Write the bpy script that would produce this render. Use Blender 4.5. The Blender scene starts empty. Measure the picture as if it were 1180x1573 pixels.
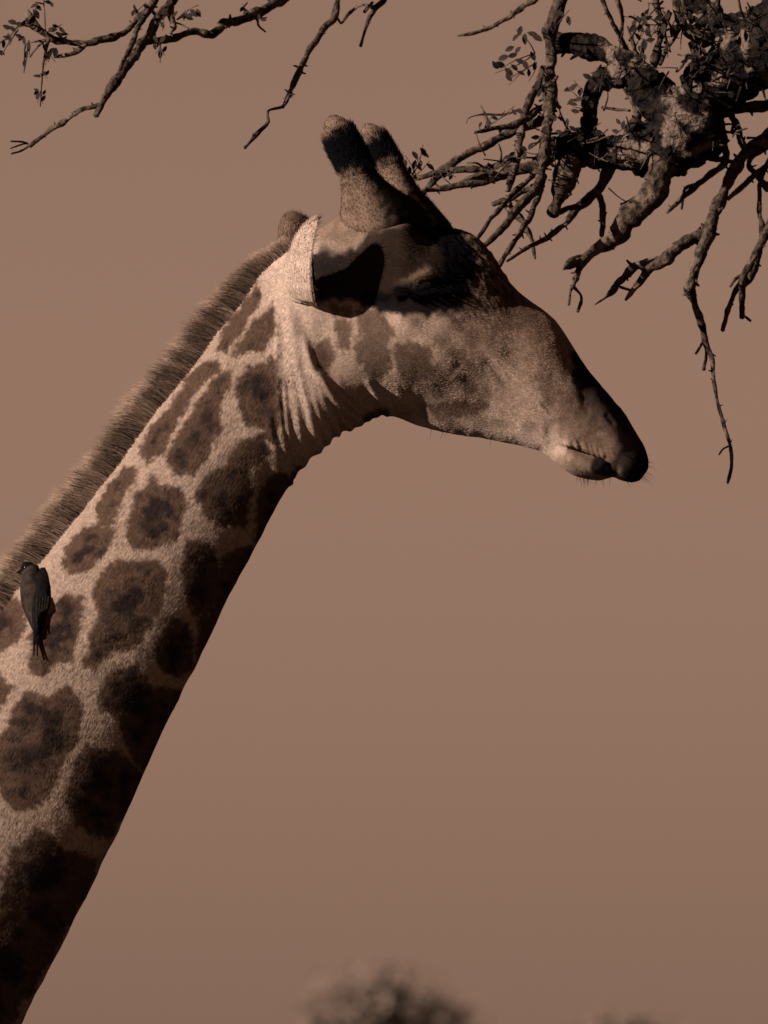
import bpy, math, random
import numpy as np
from mathutils import Vector

random.seed(7)
rng = np.random.default_rng(11)
sc = bpy.context.scene
COL = sc.collection

# ------------------------------------------------------------------ camera
CAM = np.array([0.0, -18.0, 2.2])
PITCH = math.radians(4.0)
VH = 1.745 / 18.05                       # frame height / distance
FW = np.array([0, math.cos(PITCH), math.sin(PITCH)])
UP = np.array([0, -math.sin(PITCH), math.cos(PITCH)])
RT = np.array([1.0, 0, 0])
S = 1.745 / 1573.0                       # metres per photo pixel at the giraffe
cam = bpy.data.cameras.new('camera')
camo = bpy.data.objects.new('camera', cam)
COL.objects.link(camo)
camo.location = CAM
camo.rotation_euler = (math.pi / 2 + PITCH, 0, 0)
cam.sensor_fit = 'VERTICAL'
cam.sensor_height = 36
cam.sensor_width = 27
cam.lens = 36.0 / VH
cam.clip_start = 0.5
cam.clip_end = 20000
cam.dof.use_dof = True
cam.dof.focus_distance = 17.98
cam.dof.aperture_fstop = cam.lens / 34.0
sc.camera = camo

# ------------------------------------------------------------------ sky and sun
L = Vector((-0.82, -0.45, 0.33)).normalized()      # towards the sun
SUN_EL = math.asin(L.z)
SUN_AZ = math.atan2(L.x, L.y)
w = bpy.data.worlds.new('World')
sc.world = w
w.use_nodes = True
nt = w.node_tree
nt.nodes.clear()
out = nt.nodes.new('ShaderNodeOutputWorld')
bg = nt.nodes.new('ShaderNodeBackground')
sky = nt.nodes.new('ShaderNodeTexSky')
sky.sky_type = 'NISHITA'
sky.sun_disc = False
sky.sun_elevation = SUN_EL
sky.sun_rotation = SUN_AZ
sky.dust_density = 4.0
bw = nt.nodes.new('ShaderNodeRGBToBW')
pw = nt.nodes.new('ShaderNodeMath'); pw.operation = 'POWER'; pw.inputs[1].default_value = 0.12
tc = nt.nodes.new('ShaderNodeTexCoord')
sep = nt.nodes.new('ShaderNodeSeparateXYZ')
ramp = nt.nodes.new('ShaderNodeValToRGB')          # dusty sky, darkened low and high to carry lens vignetting
cr = ramp.color_ramp
cr.interpolation = 'B_SPLINE'
stops = [(0.0, .82), (0.02, .89), (0.045, .965), (0.07, 1.01), (0.09, .99), (0.115, .91), (0.2, .88), (1.0, .80)]
cr.elements[0].position, cr.elements[1].position = stops[0][0], stops[-1][0]
cr.elements[0].color = (stops[0][1],) * 3 + (1,)
cr.elements[1].color = (stops[-1][1],) * 3 + (1,)
for p, v in stops[1:-1]:
    e = cr.elements.new(p); e.color = (v, v, v, 1)
mul = nt.nodes.new('ShaderNodeMath'); mul.operation = 'MULTIPLY'
tint = nt.nodes.new('ShaderNodeMix'); tint.data_type = 'RGBA'; tint.blend_type = 'MULTIPLY'
tint.inputs['Factor'].default_value = 1.0
SKY_K = 2.76 * 2 / 2 ** 1.45
tint.inputs[7].default_value = (1.0 * SKY_K, .584 * SKY_K, .409 * SKY_K, 1)
lk = nt.links.new
lk(sky.outputs[0], bw.inputs[0]); lk(bw.outputs[0], pw.inputs[0])
lk(tc.outputs['Generated'], sep.inputs[0]); lk(sep.outputs['Z'], ramp.inputs[0])
lk(pw.outputs[0], mul.inputs[0]); lk(ramp.outputs[0], mul.inputs[1])
lk(mul.outputs[0], tint.inputs[6]); lk(tint.outputs[2], bg.inputs[0])
bg.inputs[1].default_value = 0.05
lk(bg.outputs[0], out.inputs[0])

sun = bpy.data.lights.new('sun', 'SUN')
sun.energy = 5.0
sun.angle = math.radians(0.5)
sun.color = (1.0, 0.86, 0.73)
suno = bpy.data.objects.new('sun', sun)
suno.rotation_euler = (-L).to_track_quat('-Z', 'Y').to_euler()
suno.location = (-20, -20, 15)
COL.objects.link(suno)

vs = sc.view_settings
vs.view_transform = 'Standard'
vs.look = 'None'
vs.gamma = 1
vs.use_curve_mapping = False
vs.exposure = 1.45

# ------------------------------------------------------------------ helpers
def P(px, py, y=0.0):
    """photo pixel -> point of the world on the vertical plane Y = y"""
    px = np.asarray(px, float); py = np.asarray(py, float); y = np.asarray(y, float)
    a = (px - 590) / 1573 * VH
    b = (786.5 - py) / 1573 * VH
    dy = FW[1] + UP[1] * b
    dz = FW[2] + UP[2] * b
    t = (y - CAM[1]) / dy
    return np.stack([a * t, y + 0 * t, CAM[2] + dz * t], -1)

def PX(p):
    d = p - CAM
    f = d @ FW
    return 590 + (d @ RT) / f / VH * 1573, 786.5 - (d @ UP) / f / VH * 1573

def hsh(i, j, k, s):
    n = (i * 374761393 + j * 668265263 + k * 2147483647 + s * 974634777) & 0xFFFFFFFF
    n = ((n ^ (n >> 13)) * 1274126177) & 0xFFFFFFFF
    n = ((n ^ (n >> 16)) * 2246822519) & 0xFFFFFFFF
    return ((n ^ (n >> 15)) & 0xFFFF) / 65535.0

def noise(p, s=0):
    """value noise in 0..1 of an (N,3) or (N,2) array"""
    p = np.asarray(p, float)
    if p.shape[-1] == 2:
        p = np.concatenate([p, np.zeros(p.shape[:-1] + (1,))], -1)
    f = np.floor(p); i = f.astype(np.int64); t = p - f
    t = t * t * (3 - 2 * t)
    r = 0
    for a in (0, 1):
        for b in (0, 1):
            for c in (0, 1):
                wgt = (t[..., 0] if a else 1 - t[..., 0]) * (t[..., 1] if b else 1 - t[..., 1]) * (t[..., 2] if c else 1 - t[..., 2])
                r = r + wgt * hsh(i[..., 0] + a, i[..., 1] + b, i[..., 2] + c, s)
    return r

def fbm(p, o=3, s=0):
    r = 0; a = .5; tot = 0
    p = np.asarray(p, float)
    for k in range(o):
        r = r + a * noise(p * 2 ** k, s + k); tot += a; a *= .5
    return r / tot

def sstep(a, b, x):
    t = np.clip((x - a) / (b - a), 0, 1)
    return t * t * (3 - 2 * t)

def mesh_from(name, v, f, smooth=True, col=None):
    """v (N,3); f list of int arrays (M,k)"""
    me = bpy.data.meshes.new(name)
    v = np.ascontiguousarray(v, np.float32)
    if not isinstance(f, (list, tuple)): f = [f]
    f = [np.asarray(x, np.int32) for x in f if len(x)]
    me.vertices.add(len(v)); me.vertices.foreach_set('co', v.ravel())
    idx = np.concatenate([x.ravel() for x in f])
    tot = np.concatenate([np.full(len(x), x.shape[1], np.int32) for x in f])
    st = np.concatenate([[0], np.cumsum(tot)[:-1]]).astype(np.int32)
    me.loops.add(len(idx)); me.loops.foreach_set('vertex_index', idx)
    me.polygons.add(len(tot)); me.polygons.foreach_set('loop_start', st)
    me.polygons.foreach_set('use_smooth', np.full(len(tot), smooth))
    me.update(calc_edges=True)
    if col is not None:
        at = me.color_attributes.new('coat', 'FLOAT_COLOR', 'POINT')
        c = np.ones((len(v), 4), np.float32); c[:, :3] = col
        at.data.foreach_set('color', c.ravel())
    return me

def link(name, me, mat=None, parent=None):
    o = bpy.data.objects.new(name, me)
    COL.objects.link(o)
    if mat is not None and me is not None and not me.materials: me.materials.append(mat)
    if parent is not None: o.parent = parent; o.matrix_parent_inverse = parent.matrix_world.inverted()
    return o

def empty(name, loc, label, cat, group=None):
    o = bpy.data.objects.new(name, None)
    COL.objects.link(o)
    o.location = loc
    o.empty_display_size = .1
    o['label'] = label; o['category'] = cat
    if group: o['group'] = group
    bpy.context.view_layer.update()
    return o

def merge(parts):
    vs_, qs, ts, cs = [], [], [], []
    n = 0
    for p in parts:
        v, f = p[0], p[1]
        vs_.append(v)
        for x in (f if isinstance(f, (list, tuple)) else [f]):
            x = np.asarray(x)
            if len(x): (qs if x.shape[1] == 4 else ts).append(x + n)
        if len(p) > 2: cs.append(p[2])
        n += len(v)
    fs = []
    if qs: fs.append(np.concatenate(qs))
    if ts: fs.append(np.concatenate(ts))
    return np.concatenate(vs_), fs, (np.concatenate(cs) if cs else None)

def catmull(pts, n):
    pts = np.asarray(pts, float)
    m = len(pts)
    if m == 2:
        t = np.linspace(0, 1, n)[:, None]
        return pts[0] * (1 - t) + pts[1] * t
    seg = np.linalg.norm(np.diff(pts[:, :3], axis=0), axis=1) + 1e-9
    cum = np.concatenate([[0], np.cumsum(seg)])
    ts = np.linspace(0, cum[-1], n)
    i = np.clip(np.searchsorted(cum, ts, 'right') - 1, 0, m - 2)
    u = ((ts - cum[i]) / seg[i])[:, None]
    tan = np.empty_like(pts)
    tan[1:-1] = (pts[2:] - pts[:-2]) / (seg[1:] + seg[:-1])[:, None]
    tan[0] = (pts[1] - pts[0]) / seg[0]; tan[-1] = (pts[-1] - pts[-2]) / seg[-1]
    h = seg[i][:, None]
    a, b = pts[i], pts[i + 1]
    return ((2*u**3 - 3*u**2 + 1) * a + (u**3 - 2*u**2 + u) * h * tan[i] + (-2*u**3 + 3*u**2) * b + (u**3 - u**2) * h * tan[i + 1])

def tube(path, rad, sides=10, rough=0.0, seed=0, scale=None, caps=True, lump=None):
    """path (n,3) rad (n,) -> verts, faces"""
    path = np.asarray(path, float); n = len(path)
    t = np.gradient(path, axis=0); t /= np.linalg.norm(t, axis=1)[:, None] + 1e-12
    nrm = np.zeros_like(t)
    ref = np.array([0, 1.0, 0]) if abs(t[0][1]) < .8 else np.array([1.0, 0, 0])
    a = np.cross(t[0], ref); a /= np.linalg.norm(a); nrm[0] = a
    for k in range(1, n):
        a = nrm[k-1] - t[k] * (nrm[k-1] @ t[k]); nrm[k] = a / (np.linalg.norm(a) + 1e-12)
    bi = np.cross(t, nrm)
    th = np.linspace(0, 2*np.pi, sides, endpoint=False)
    d = nrm[:, None, :] * np.cos(th)[None, :, None] + bi[:, None, :] * np.sin(th)[None, :, None]
    r = np.asarray(rad, float)[:, None] * np.ones(sides)
    if rough:
        q = path[:, None, :] + d * r[..., None]
        sc_ = scale or 12
        r = r * (1 + rough * 2.2 * (fbm(q * sc_, 3, seed) - .5) + rough * .7 * (.4 - np.abs(fbm(q * sc_ * 3.1, 3, seed + 9) - .5) * 5).clip(-.6, .4))
    v = (path[:, None, :] + d * r[..., None]).reshape(-1, 3)
    i, j = np.meshgrid(np.arange(n - 1), np.arange(sides), indexing='ij')
    i, j = i.ravel(), j.ravel(); j2 = (j + 1) % sides
    q = np.stack([i*sides + j, i*sides + j2, (i+1)*sides + j2, (i+1)*sides + j], 1)
    fs = [q]
    if caps:
        c0, c1 = len(v), len(v) + 1
        v = np.concatenate([v, [path[0] - t[0]*rad[0]*.5, path[-1] + t[-1]*rad[-1]*.7]])
        k = np.arange(sides); k2 = (k + 1) % sides
        fs.append(np.concatenate([np.stack([np.full(sides, c0), k2, k], 1),
                                  np.stack([np.full(sides, c1), (n-1)*sides + k, (n-1)*sides + k2], 1)]))
    return v, fs

def ellipsoid(c, r, R=None, nu=16, nv=10):
    u = np.linspace(0, 2*np.pi, nu, endpoint=False); vv = np.linspace(0, np.pi, nv)
    U, V = np.meshgrid(u, vv)
    p = np.stack([np.cos(U)*np.sin(V)*r[0], np.sin(U)*np.sin(V)*r[1], np.cos(V)*r[2]], -1).reshape(-1, 3)
    if R is not None: p = p @ np.asarray(R).T
    i, j = np.meshgrid(np.arange(nv-1), np.arange(nu), indexing='ij'); i = i.ravel(); j = j.ravel(); j2 = (j+1) % nu
    return p + np.asarray(c), [np.stack([i*nu+j, (i+1)*nu+j, (i+1)*nu+j2, i*nu+j2], 1)]

def hairs(root, d, length, rad, bend, segs=1, color=None):
    """tapered three sided hairs; root,d,bend (N,3), length, rad (N,) -> verts, faces, colours"""
    N = len(root)
    a = np.cross(d, rng.normal(size=(N, 3))); a /= np.linalg.norm(a, axis=1)[:, None] + 1e-12
    b = np.cross(d, a)
    rings = []
    for s in range(segs):
        u = s / segs
        c = root + d * (length * u)[:, None] + bend * (length * u * u)[:, None]
        r = (rad * (1 - .75 * u))[:, None]
        for k in range(3):
            an = 2 * math.pi * k / 3
            rings.append(c + (a * math.cos(an) + b * math.sin(an)) * r)
    tip = root + d * length[:, None] + bend * length[:, None]
    V = np.stack(rings + [tip], 1)
    nv = 3 * segs + 1
    base = np.arange(N)[:, None] * nv
    qs, ts = [], []
    for s in range(segs - 1):
        for k in range(3):
            k2 = (k + 1) % 3
            qs.append(base + np.array([[s*3 + k, s*3 + k2, s*3 + 3 + k2, s*3 + 3 + k]]))
    s = segs - 1
    for k in range(3):
        ts.append(base + np.array([[s*3 + k, s*3 + (k+1) % 3, nv - 1]]))
    f = []
    if qs: f.append(np.concatenate(qs))
    f.append(np.concatenate(ts))
    c = None if color is None else np.repeat(color, nv, axis=0)
    return V.reshape(-1, 3), f, c

# ------------------------------------------------------------------ materials
def mat_base(name):
    m = bpy.data.materials.new(name); m.use_nodes = True
    n = m.node_tree; b = n.nodes['Principled BSDF']
    return m, n, b

def mat_coat(name, rough=.95, spec=.0, nscale=260, nstr=.25, bump=.25, bscale=220):
    m, n, b = mat_base(name)
    a = n.nodes.new('ShaderNodeAttribute'); a.attribute_name = 'coat'
    g = n.nodes.new('ShaderNodeTexCoord')
    t = n.nodes.new('ShaderNodeTexNoise'); t.inputs['Scale'].default_value = nscale; t.inputs['Detail'].default_value = 3
    mr = n.nodes.new('ShaderNodeMapRange')
    mr.inputs['From Min'].default_value = .3; mr.inputs['From Max'].default_value = .7
    mr.inputs['To Min'].default_value = 1 - nstr; mr.inputs['To Max'].default_value = 1 + nstr
    mx = n.nodes.new('ShaderNodeMix'); mx.data_type = 'RGBA'; mx.blend_type = 'MULTIPLY'; mx.inputs[0].default_value = 1
    n.links.new(g.outputs['Object'], t.inputs['Vector'])
    n.links.new(t.outputs['Fac'], mr.inputs['Value'])
    n.links.new(a.outputs['Color'], mx.inputs[6]); n.links.new(mr.outputs[0], mx.inputs[7])
    n.links.new(mx.outputs[2], b.inputs['Base Color'])
    b.inputs['Roughness'].default_value = rough
    b.inputs['Specular IOR Level'].default_value = spec
    if bump:
        t2 = n.nodes.new('ShaderNodeTexNoise'); t2.inputs['Scale'].default_value = bscale; t2.inputs['Detail'].default_value = 4
        n.links.new(g.outputs['Object'], t2.inputs['Vector'])
        bp = n.nodes.new('ShaderNodeBump'); bp.inputs['Strength'].default_value = bump; bp.inputs['Distance'].default_value = .004
        n.links.new(t2.outputs['Fac'], bp.inputs['Height']); n.links.new(bp.outputs[0], b.inputs['Normal'])
    return m

def mat_noise(name, c1, c2, scale=30, rough=.85, spec=.15, bump=.4, bdist=.004, lichen_dapple=None, lscale=14, detail=6):
    m, n, b = mat_base(name)
    g = n.nodes.new('ShaderNodeTexCoord')
    t = n.nodes.new('ShaderNodeTexNoise'); t.inputs['Scale'].default_value = scale; t.inputs['Detail'].default_value = detail
    n.links.new(g.outputs['Object'], t.inputs['Vector'])
    r = n.nodes.new('ShaderNodeValToRGB')
    r.color_ramp.elements[0].position = .35; r.color_ramp.elements[1].position = .68
    r.color_ramp.elements[0].color = (*c1, 1); r.color_ramp.elements[1].color = (*c2, 1)
    n.links.new(t.outputs['Fac'], r.inputs[0])
    src = r.outputs[0]
    if lichen_dapple:  # pale patches: lichen, also painted dapples of light on the bark
        t3 = n.nodes.new('ShaderNodeTexNoise'); t3.inputs['Scale'].default_value = lscale; t3.inputs['Detail'].default_value = 5
        n.links.new(g.outputs['Object'], t3.inputs['Vector'])
        mr = n.nodes.new('ShaderNodeMapRange'); mr.inputs['From Min'].default_value = .565; mr.inputs['From Max'].default_value = .63
        n.links.new(t3.outputs['Fac'], mr.inputs['Value'])
        mx = n.nodes.new('ShaderNodeMix'); mx.data_type = 'RGBA'; mx.inputs[7].default_value = (*lichen_dapple, 1)
        n.links.new(mr.outputs[0], mx.inputs[0]); n.links.new(src, mx.inputs[6]); src = mx.outputs[2]
    n.links.new(src, b.inputs['Base Color'])
    b.inputs['Roughness'].default_value = rough; b.inputs['Specular IOR Level'].default_value = spec
    if bump:
        bp = n.nodes.new('ShaderNodeBump'); bp.inputs['Strength'].default_value = bump; bp.inputs['Distance'].default_value = bdist
        n.links.new(t.outputs['Fac'], bp.inputs['Height']); n.links.new(bp.outputs[0], b.inputs['Normal'])
    return m

M_coat = mat_coat('giraffe_coat', bump=.15, bscale=320)
M_fur = mat_coat('giraffe_fur', rough=.95, spec=.0, nscale=60, nstr=.12, bump=0)
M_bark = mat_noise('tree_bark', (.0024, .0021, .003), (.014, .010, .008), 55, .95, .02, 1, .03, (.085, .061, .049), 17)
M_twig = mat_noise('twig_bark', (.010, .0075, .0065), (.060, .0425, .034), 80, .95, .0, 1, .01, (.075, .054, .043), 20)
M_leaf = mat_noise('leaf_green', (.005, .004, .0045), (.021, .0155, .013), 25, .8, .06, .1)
M_ground = mat_noise('dry_ground', (.045, .034, .027), (.09, .068, .052), .25, .95, .05, .3, .05)
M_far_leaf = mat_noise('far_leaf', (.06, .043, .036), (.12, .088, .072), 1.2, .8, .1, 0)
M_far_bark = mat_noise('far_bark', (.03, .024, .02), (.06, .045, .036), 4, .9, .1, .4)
M_eye, _n, _b = mat_base('wet_eye')
_b.inputs['Base Color'].default_value = (.006, .005, .007, 1); _b.inputs['Roughness'].default_value = .08
M_lash = mat_noise('lash_black', (.0015, .0013, .002), (.0025, .002, .0025), 50, .9, .02, 0)

# ------------------------------------------------------------------ ground
gx = np.linspace(-1, 1, 81)
gx = np.sign(gx) * np.abs(gx) ** 3 * 6000
X, Y = np.meshgrid(gx, gx)
Z = (fbm(np.stack([X.ravel() / 40, Y.ravel() / 40], -1), 3, 5) - .5) * .5
v = np.stack([X.ravel(), Y.ravel(), Z - .15], -1)
i, j = np.meshgrid(np.arange(80), np.arange(80), indexing='ij'); i = i.ravel(); j = j.ravel()
g = link('ground', mesh_from('ground', v, np.stack([i*81+j, i*81+j+1, (i+1)*81+j+1, (i+1)*81+j], 1)), M_ground)
g['kind'] = 'structure'

# ------------------------------------------------------------------ giraffe: one lofted surface, rump to lips
#      dorsal x,y     ventral x,y   half width  taper  exponent
ST = [(-1750, 1900, -1750, 2010, 20, 0, 1), (-1715, 1800, -1690, 2240, 170, 0, .9), (-1400, 1720, -1400, 2370, 260, 0, .9),
      (-1000, 1650, -1000, 2420, 290, 0, .9), (-700, 1590, -620, 2360, 270, -.1, .95), (-520, 1520, -330, 2190, 225, -.15, .9),
      (-360, 1385, -80, 1800, 180, -.15, .85), (-210, 1210, 75, 1487, 150, -.12, .84), (-110, 1085, 163, 1316, 130, -.12, .86),
      (-15, 955, 243, 1140, 114, -.12, .9), (70, 848, 318, 984, 101, -.12, .94), (150, 750, 375, 872, 93, -.1, .96),
      (225, 650, 415, 798, 88, -.1, .96), (290, 565, 440, 752, 86, -.1, .94), (355, 480, 458, 722, 88, -.1, .9),
      (405, 415, 480, 697, 92, -.1, .8), (440, 386, 515, 665, 97, -.1, .66), (485, 362, 555, 645, 103, -.06, .58),
      (535, 347, 592, 634, 108, .0, .58), (590, 346, 628, 648, 111, .06, .64), (640, 350, 668, 662, 110, .06, .64),
      (690, 351, 712, 670, 104, .06, .66), (726, 359, 752, 675, 95, .04, .67), (752, 386, 783, 680, 86, .02, .68),
      (785, 435, 808, 684, 77, -.02, .68), (822, 470, 828, 690, 71, -.04, .7), (855, 500, 843, 699, 65, -.06, .74),
      (884, 540, 858, 713, 60, -.08, .8), (908, 576, 876, 725, 55, -.08, .82), (932, 602, 897, 731, 52, -.05, .84),
      (956, 634, 920, 733, 50, 0, .85), (975, 662, 941, 730, 47, 0, .86), (988, 684, 955, 736, 43, 0, .88),
      (995, 704, 970, 740, 33, 0, .9), (996, 716, 982, 738, 18, 0, 1), (995, 722, 988, 732, 4, 0, 1)]
ST = np.array(ST, float)

def stations():
    mid = np.concatenate([(ST[:, :2] + ST[:, 2:4]) / 2, ST], 1)
    # parameter: mean of dorsal and ventral arc lengths
    dl = (np.linalg.norm(np.diff(ST[:, :2], axis=0), axis=1) + np.linalg.norm(np.diff(ST[:, 2:4], axis=0), axis=1)) / 2
    cum = np.concatenate([[0], np.cumsum(dl)])
    s0 = cum[6]
    t = np.concatenate([np.linspace(0, s0, 40, endpoint=False), np.arange(s0, cum[-1], 2.6), [cum[-1]]])
    m = len(ST); seg = dl
    tan = np.empty_like(ST)
    tan[1:-1] = (ST[2:] - ST[:-2]) / (seg[1:] + seg[:-1])[:, None]
    tan[0] = (ST[1] - ST[0]) / seg[0]; tan[-1] = (ST[-1] - ST[-2]) / seg[-1]
    i = np.clip(np.searchsorted(cum, t, 'right') - 1, 0, m - 2)
    u = ((t - cum[i]) / seg[i])[:, None]; h = seg[i][:, None]
    return ((2*u**3-3*u**2+1)*ST[i] + (u**3-2*u**2+u)*h*tan[i] + (-2*u**3+3*u**2)*ST[i+1] + (u**3-u**2)*h*tan[i+1]), t

SS, TT = stations()
NS = len(SS); NT = 300
th = np.linspace(0, 2*np.pi, NT, endpoint=False)             # 0 dorsal, pi ventral, first half faces the camera
cx = (SS[:, None, 0:2] + SS[:, None, 2:4]) / 2 + (SS[:, None, 0:2] - SS[:, None, 2:4]) / 2 * np.cos(th)[None, :, None]
sn = np.sin(th)[None, :]; cs_ = np.cos(th)[None, :]
vx = SS[:, 2:3]                                              # the jaw and throat narrow to a keel below
keel = 1.65 * sstep(600, 660, vx) * sstep(890, 840, vx) + 1.0 * sstep(470, 530, vx) * sstep(660, 600, vx)
low = sstep(.1, -1.0, cs_) * (keel > .5)
pexp = SS[:, 6:7] * (1 - low * np.clip(keel, 0, 1)) + np.maximum(keel, SS[:, 6:7]) * low * np.clip(keel, 0, 1)
wid = np.maximum(SS[:, 4:5], 2) * np.sign(sn) * np.abs(sn) ** pexp * (1 + SS[:, 5:6] * cs_)
base = P(cx[..., 0], cx[..., 1], 0.0)
base[..., 1] -= wid * S
BPX, BPY = cx[..., 0], cx[..., 1]                            # side view coordinates of the skin

def seg_dist(px, py, poly):
    """distance to polyline and position 0..1 along it"""
    best = np.full(px.shape, 1e9); pos = np.zeros(px.shape)
    poly = np.asarray(poly, float); n = len(poly) - 1
    for k in range(n):
        a, b = poly[k], poly[k+1]; d = b - a
        t = np.clip(((px - a[0]) * d[0] + (py - a[1]) * d[1]) / (d @ d + 1e-9), 0, 1)
        q = np.hypot(px - a[0] - t*d[0], py - a[1] - t*d[1])
        m = q < best
        best = np.where(m, q, best); pos = np.where(m, (k + t) / n, pos)
    return best, pos

def blob(px, py, x, y, sx, sy, h, ang=0):
    c, s = math.cos(math.radians(ang)), math.sin(math.radians(ang))
    dx, dy = px - x, py - y
    a = (dx*c + dy*s) / sx; b = (-dx*s + dy*c) / sy
    return h * np.exp(-.5 * (a*a + b*b))

RIDGES = [  # polyline, height, sigma, fade start/end
    ([(428, 440), (429, 560), (436, 650), (446, 735)], 7, 5), ([(440, 430), (446, 560), (458, 650), (466, 715)], 8, 4.5),
    ([(452, 470), (462, 570), (476, 650), (487, 695)], 7, 4.5), ([(462, 500), (477, 590), (493, 650), (505, 680)], 7, 4),
    ([(470, 520), (488, 590), (506, 640), (521, 668)], 6, 4), ([(478, 560), (500, 610), (522, 645), (537, 655)], 6, 3.6),
    ([(487, 575), (510, 610), (534, 635), (552, 646)], 5.5, 3.4), ([(497, 580), (522, 610), (546, 630), (566, 640)], 5, 3.2),
    ([(508, 585), (534, 608), (556, 624), (580, 635)], 4.5, 3), ([(412, 640), (420, 690), (430, 740)], 4, 5),
    ([(560, 585), (578, 610), (600, 640)], 4, 3.5),
    ([(650, 505), (700, 530), (760, 545), (800, 590), (840, 640)], 4.5, 18), ([(600, 500), (640, 520), (690, 560)], 5, 9),
    ([(620, 640), (700, 655), (780, 668), (840, 682)], 4, 8), ([(742, 520), (775, 575), (825, 620), (852, 660)], 1.2, 8),
    ([(598, 456), (625, 448), (655, 436)], 4, 5), ([(560, 400), (600, 392), (640, 396), (690, 412)], 7, 16),
    ([(905, 600), (925, 640), (950, 690)], 5, 8), ([(930, 622), (942, 646), (950, 668)], 2, 6), ([(948, 622), (960, 642), (968, 665)], 1.6, 5), ([(860, 684), (890, 690), (925, 702)], 3, 4), ([(870, 704), (895, 712), (920, 722)], 3, 5)]
GROOVES = [([(738, 548), (775, 595), (820, 625), (850, 655)], 2.6, 5), ([(760, 566), (790, 592), (826, 616), (846, 640)], 1.6, 2.2), ([(700, 580), (725, 600), (750, 625)], 2.5, 10),
           ([(855, 689), (880, 696), (905, 706), (924, 713), (938, 720)], 11, 2.8), ([(938, 632), (950, 645), (960, 664)], 10, 3.4), ([(893, 606), (900, 625), (915, 640)], 2.5, 6), ([(838, 655), (850, 680), (858, 690)], 3, 5),
           ([(925, 640), (938, 655)], 3, 3), ([(605, 466), (640, 470), (690, 455)], 9, 8),
           ([(500, 480), (498, 530), (515, 575), (560, 600)], 3, 9), ([(430, 560), (437, 660), (448, 735)], 4, 3)]
for k in range(9):
    x0 = 866 + k * 7.5 + random.uniform(-3, 3)
    t0 = random.uniform(-5, 5)
    GROOVES.append(([(x0 - 4, 672 + k*2.2 + t0), (x0 + random.uniform(-1, 2), 682 + k*2.4), (x0 + random.uniform(1, 5), 690 + k*2.6)], random.uniform(.8, 2.2), random.uniform(1.4, 2.4)))

def displacement(px, py):
    d = np.zeros(px.shape)
    d += blob(px, py, 618, 418, 56, 30, 13) + blob(px, py, 645, 448, 36, 22, 8)
    d += blob(px, py, 735, 480, 44, 34, -7) + blob(px, py, 540, 440, 30, 34, -16)
    d += blob(px, py, 585, 545, 62, 48, 12) + blob(px, py, 830, 530, 34, 26, 7, 45)
    d += blob(px, py, 720, 610, 60, 26, -6) + blob(px, py, 905, 722, 22, 9, 5, 20) + blob(px, py, 945, 700, 26, 18, 4, 40)
    d += blob(px, py, 890, 650, 30, 24, 4) + blob(px, py, 480, 440, 22, 40, 8)
    for kq, (poly, h, s) in enumerate(RIDGES):
        if kq < 10:
            rr = random.Random(kq)
            h *= rr.uniform(.7, 1.25) * (1.0 if kq < 3 else 1.15); s *= rr.uniform(.9, 1.5)
            poly = [(x + rr.uniform(-3, 3), y) for x, y in poly]
        q, pos = seg_dist(px, py, poly)
        d += h * np.exp(-.5 * (q/s)**2) * sstep(0, .2, pos + .02) * (1 - .2*sstep(.9, 1, pos))
    for poly, h, s in GROOVES:
        q, pos = seg_dist(px, py, poly)
        d -= h * np.exp(-.5 * (q/s)**2) * (.1 + .9*sstep(0, .3, pos))
    n = np.stack([px, py], -1)
    d += (fbm(n / 60, 2, 3) - .5) * 5 + (fbm(n / 16, 2, 8) - .5) * 1.3
    # rough hair whorls on the forehead
    fm = np.exp(-.5*(((px-725)/38)**2 + ((py-410)/50)**2))
    d += fm * (fbm(np.stack([(px+py)/14, (py-px)/7], -1), 3, 21) - .5) * 9
    return d

D = displacement(BPX, BPY)
def grid_normals(G):
    gu = np.gradient(G, axis=0)
    gv = np.roll(G, -1, 1) - np.roll(G, 1, 1)
    n = np.cross(gu, gv); n /= np.linalg.norm(n, axis=2)[..., None] + 1e-15
    return n
HORNS = {-1: ([(610, 412, 14), (601, 372, -30), (580, 330, -64), (560, 290, -74), (545, 255, -78), (530, 225, -80), (521, 206, -80), (516, 193, -80), (513, 184, -80), (512, 179, -80)],
              [40, 54, 44, 32, 25.5, 26, 23.5, 19, 12.5, 5], .90, .66),
         1: ([(640, 390, 10), (636, 350, 30), (622, 315, 42), (608, 278, 50), (594, 245, 54), (580, 220, 55), (572, 208, 55), (568, 200, 55), (566, 195, 55), (565, 191, 55)],
             [46, 44, 31, 24, 20.5, 19.5, 17.5, 14, 9.5, 4], .88, .66)}
HPATH = {}
for s_, (pts, rads, _a, _b) in HORNS.items():
    p = catmull(np.array([(x, y, q, r) for (x, y, q), r in zip(pts, rads)], float), 90)
    path = P(p[:, 0], p[:, 1], p[:, 2] * S)
    HPATH[s_] = (path, p[:, 3])
def fillet(dist, k):
    h = np.clip(k - np.abs(dist), 0, None) / k
    return h * h * k / 4
rows = np.nonzero((BPX.max(1) > 440) & (BPX.min(1) < 820))[0]
for s_, (path, r_) in HPATH.items():
    sub = base[rows]
    best = np.full(sub.shape[:2], 1e9)
    for a_, b_ in zip(path[:60:2], r_[:60:2]):
        best = np.minimum(best, np.linalg.norm(sub - a_, axis=2) / S - b_)
    D[rows] += fillet(np.maximum(best, -8), 95) * (BPY[rows] < 470) * sstep(665, 610, BPX[rows])

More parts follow.
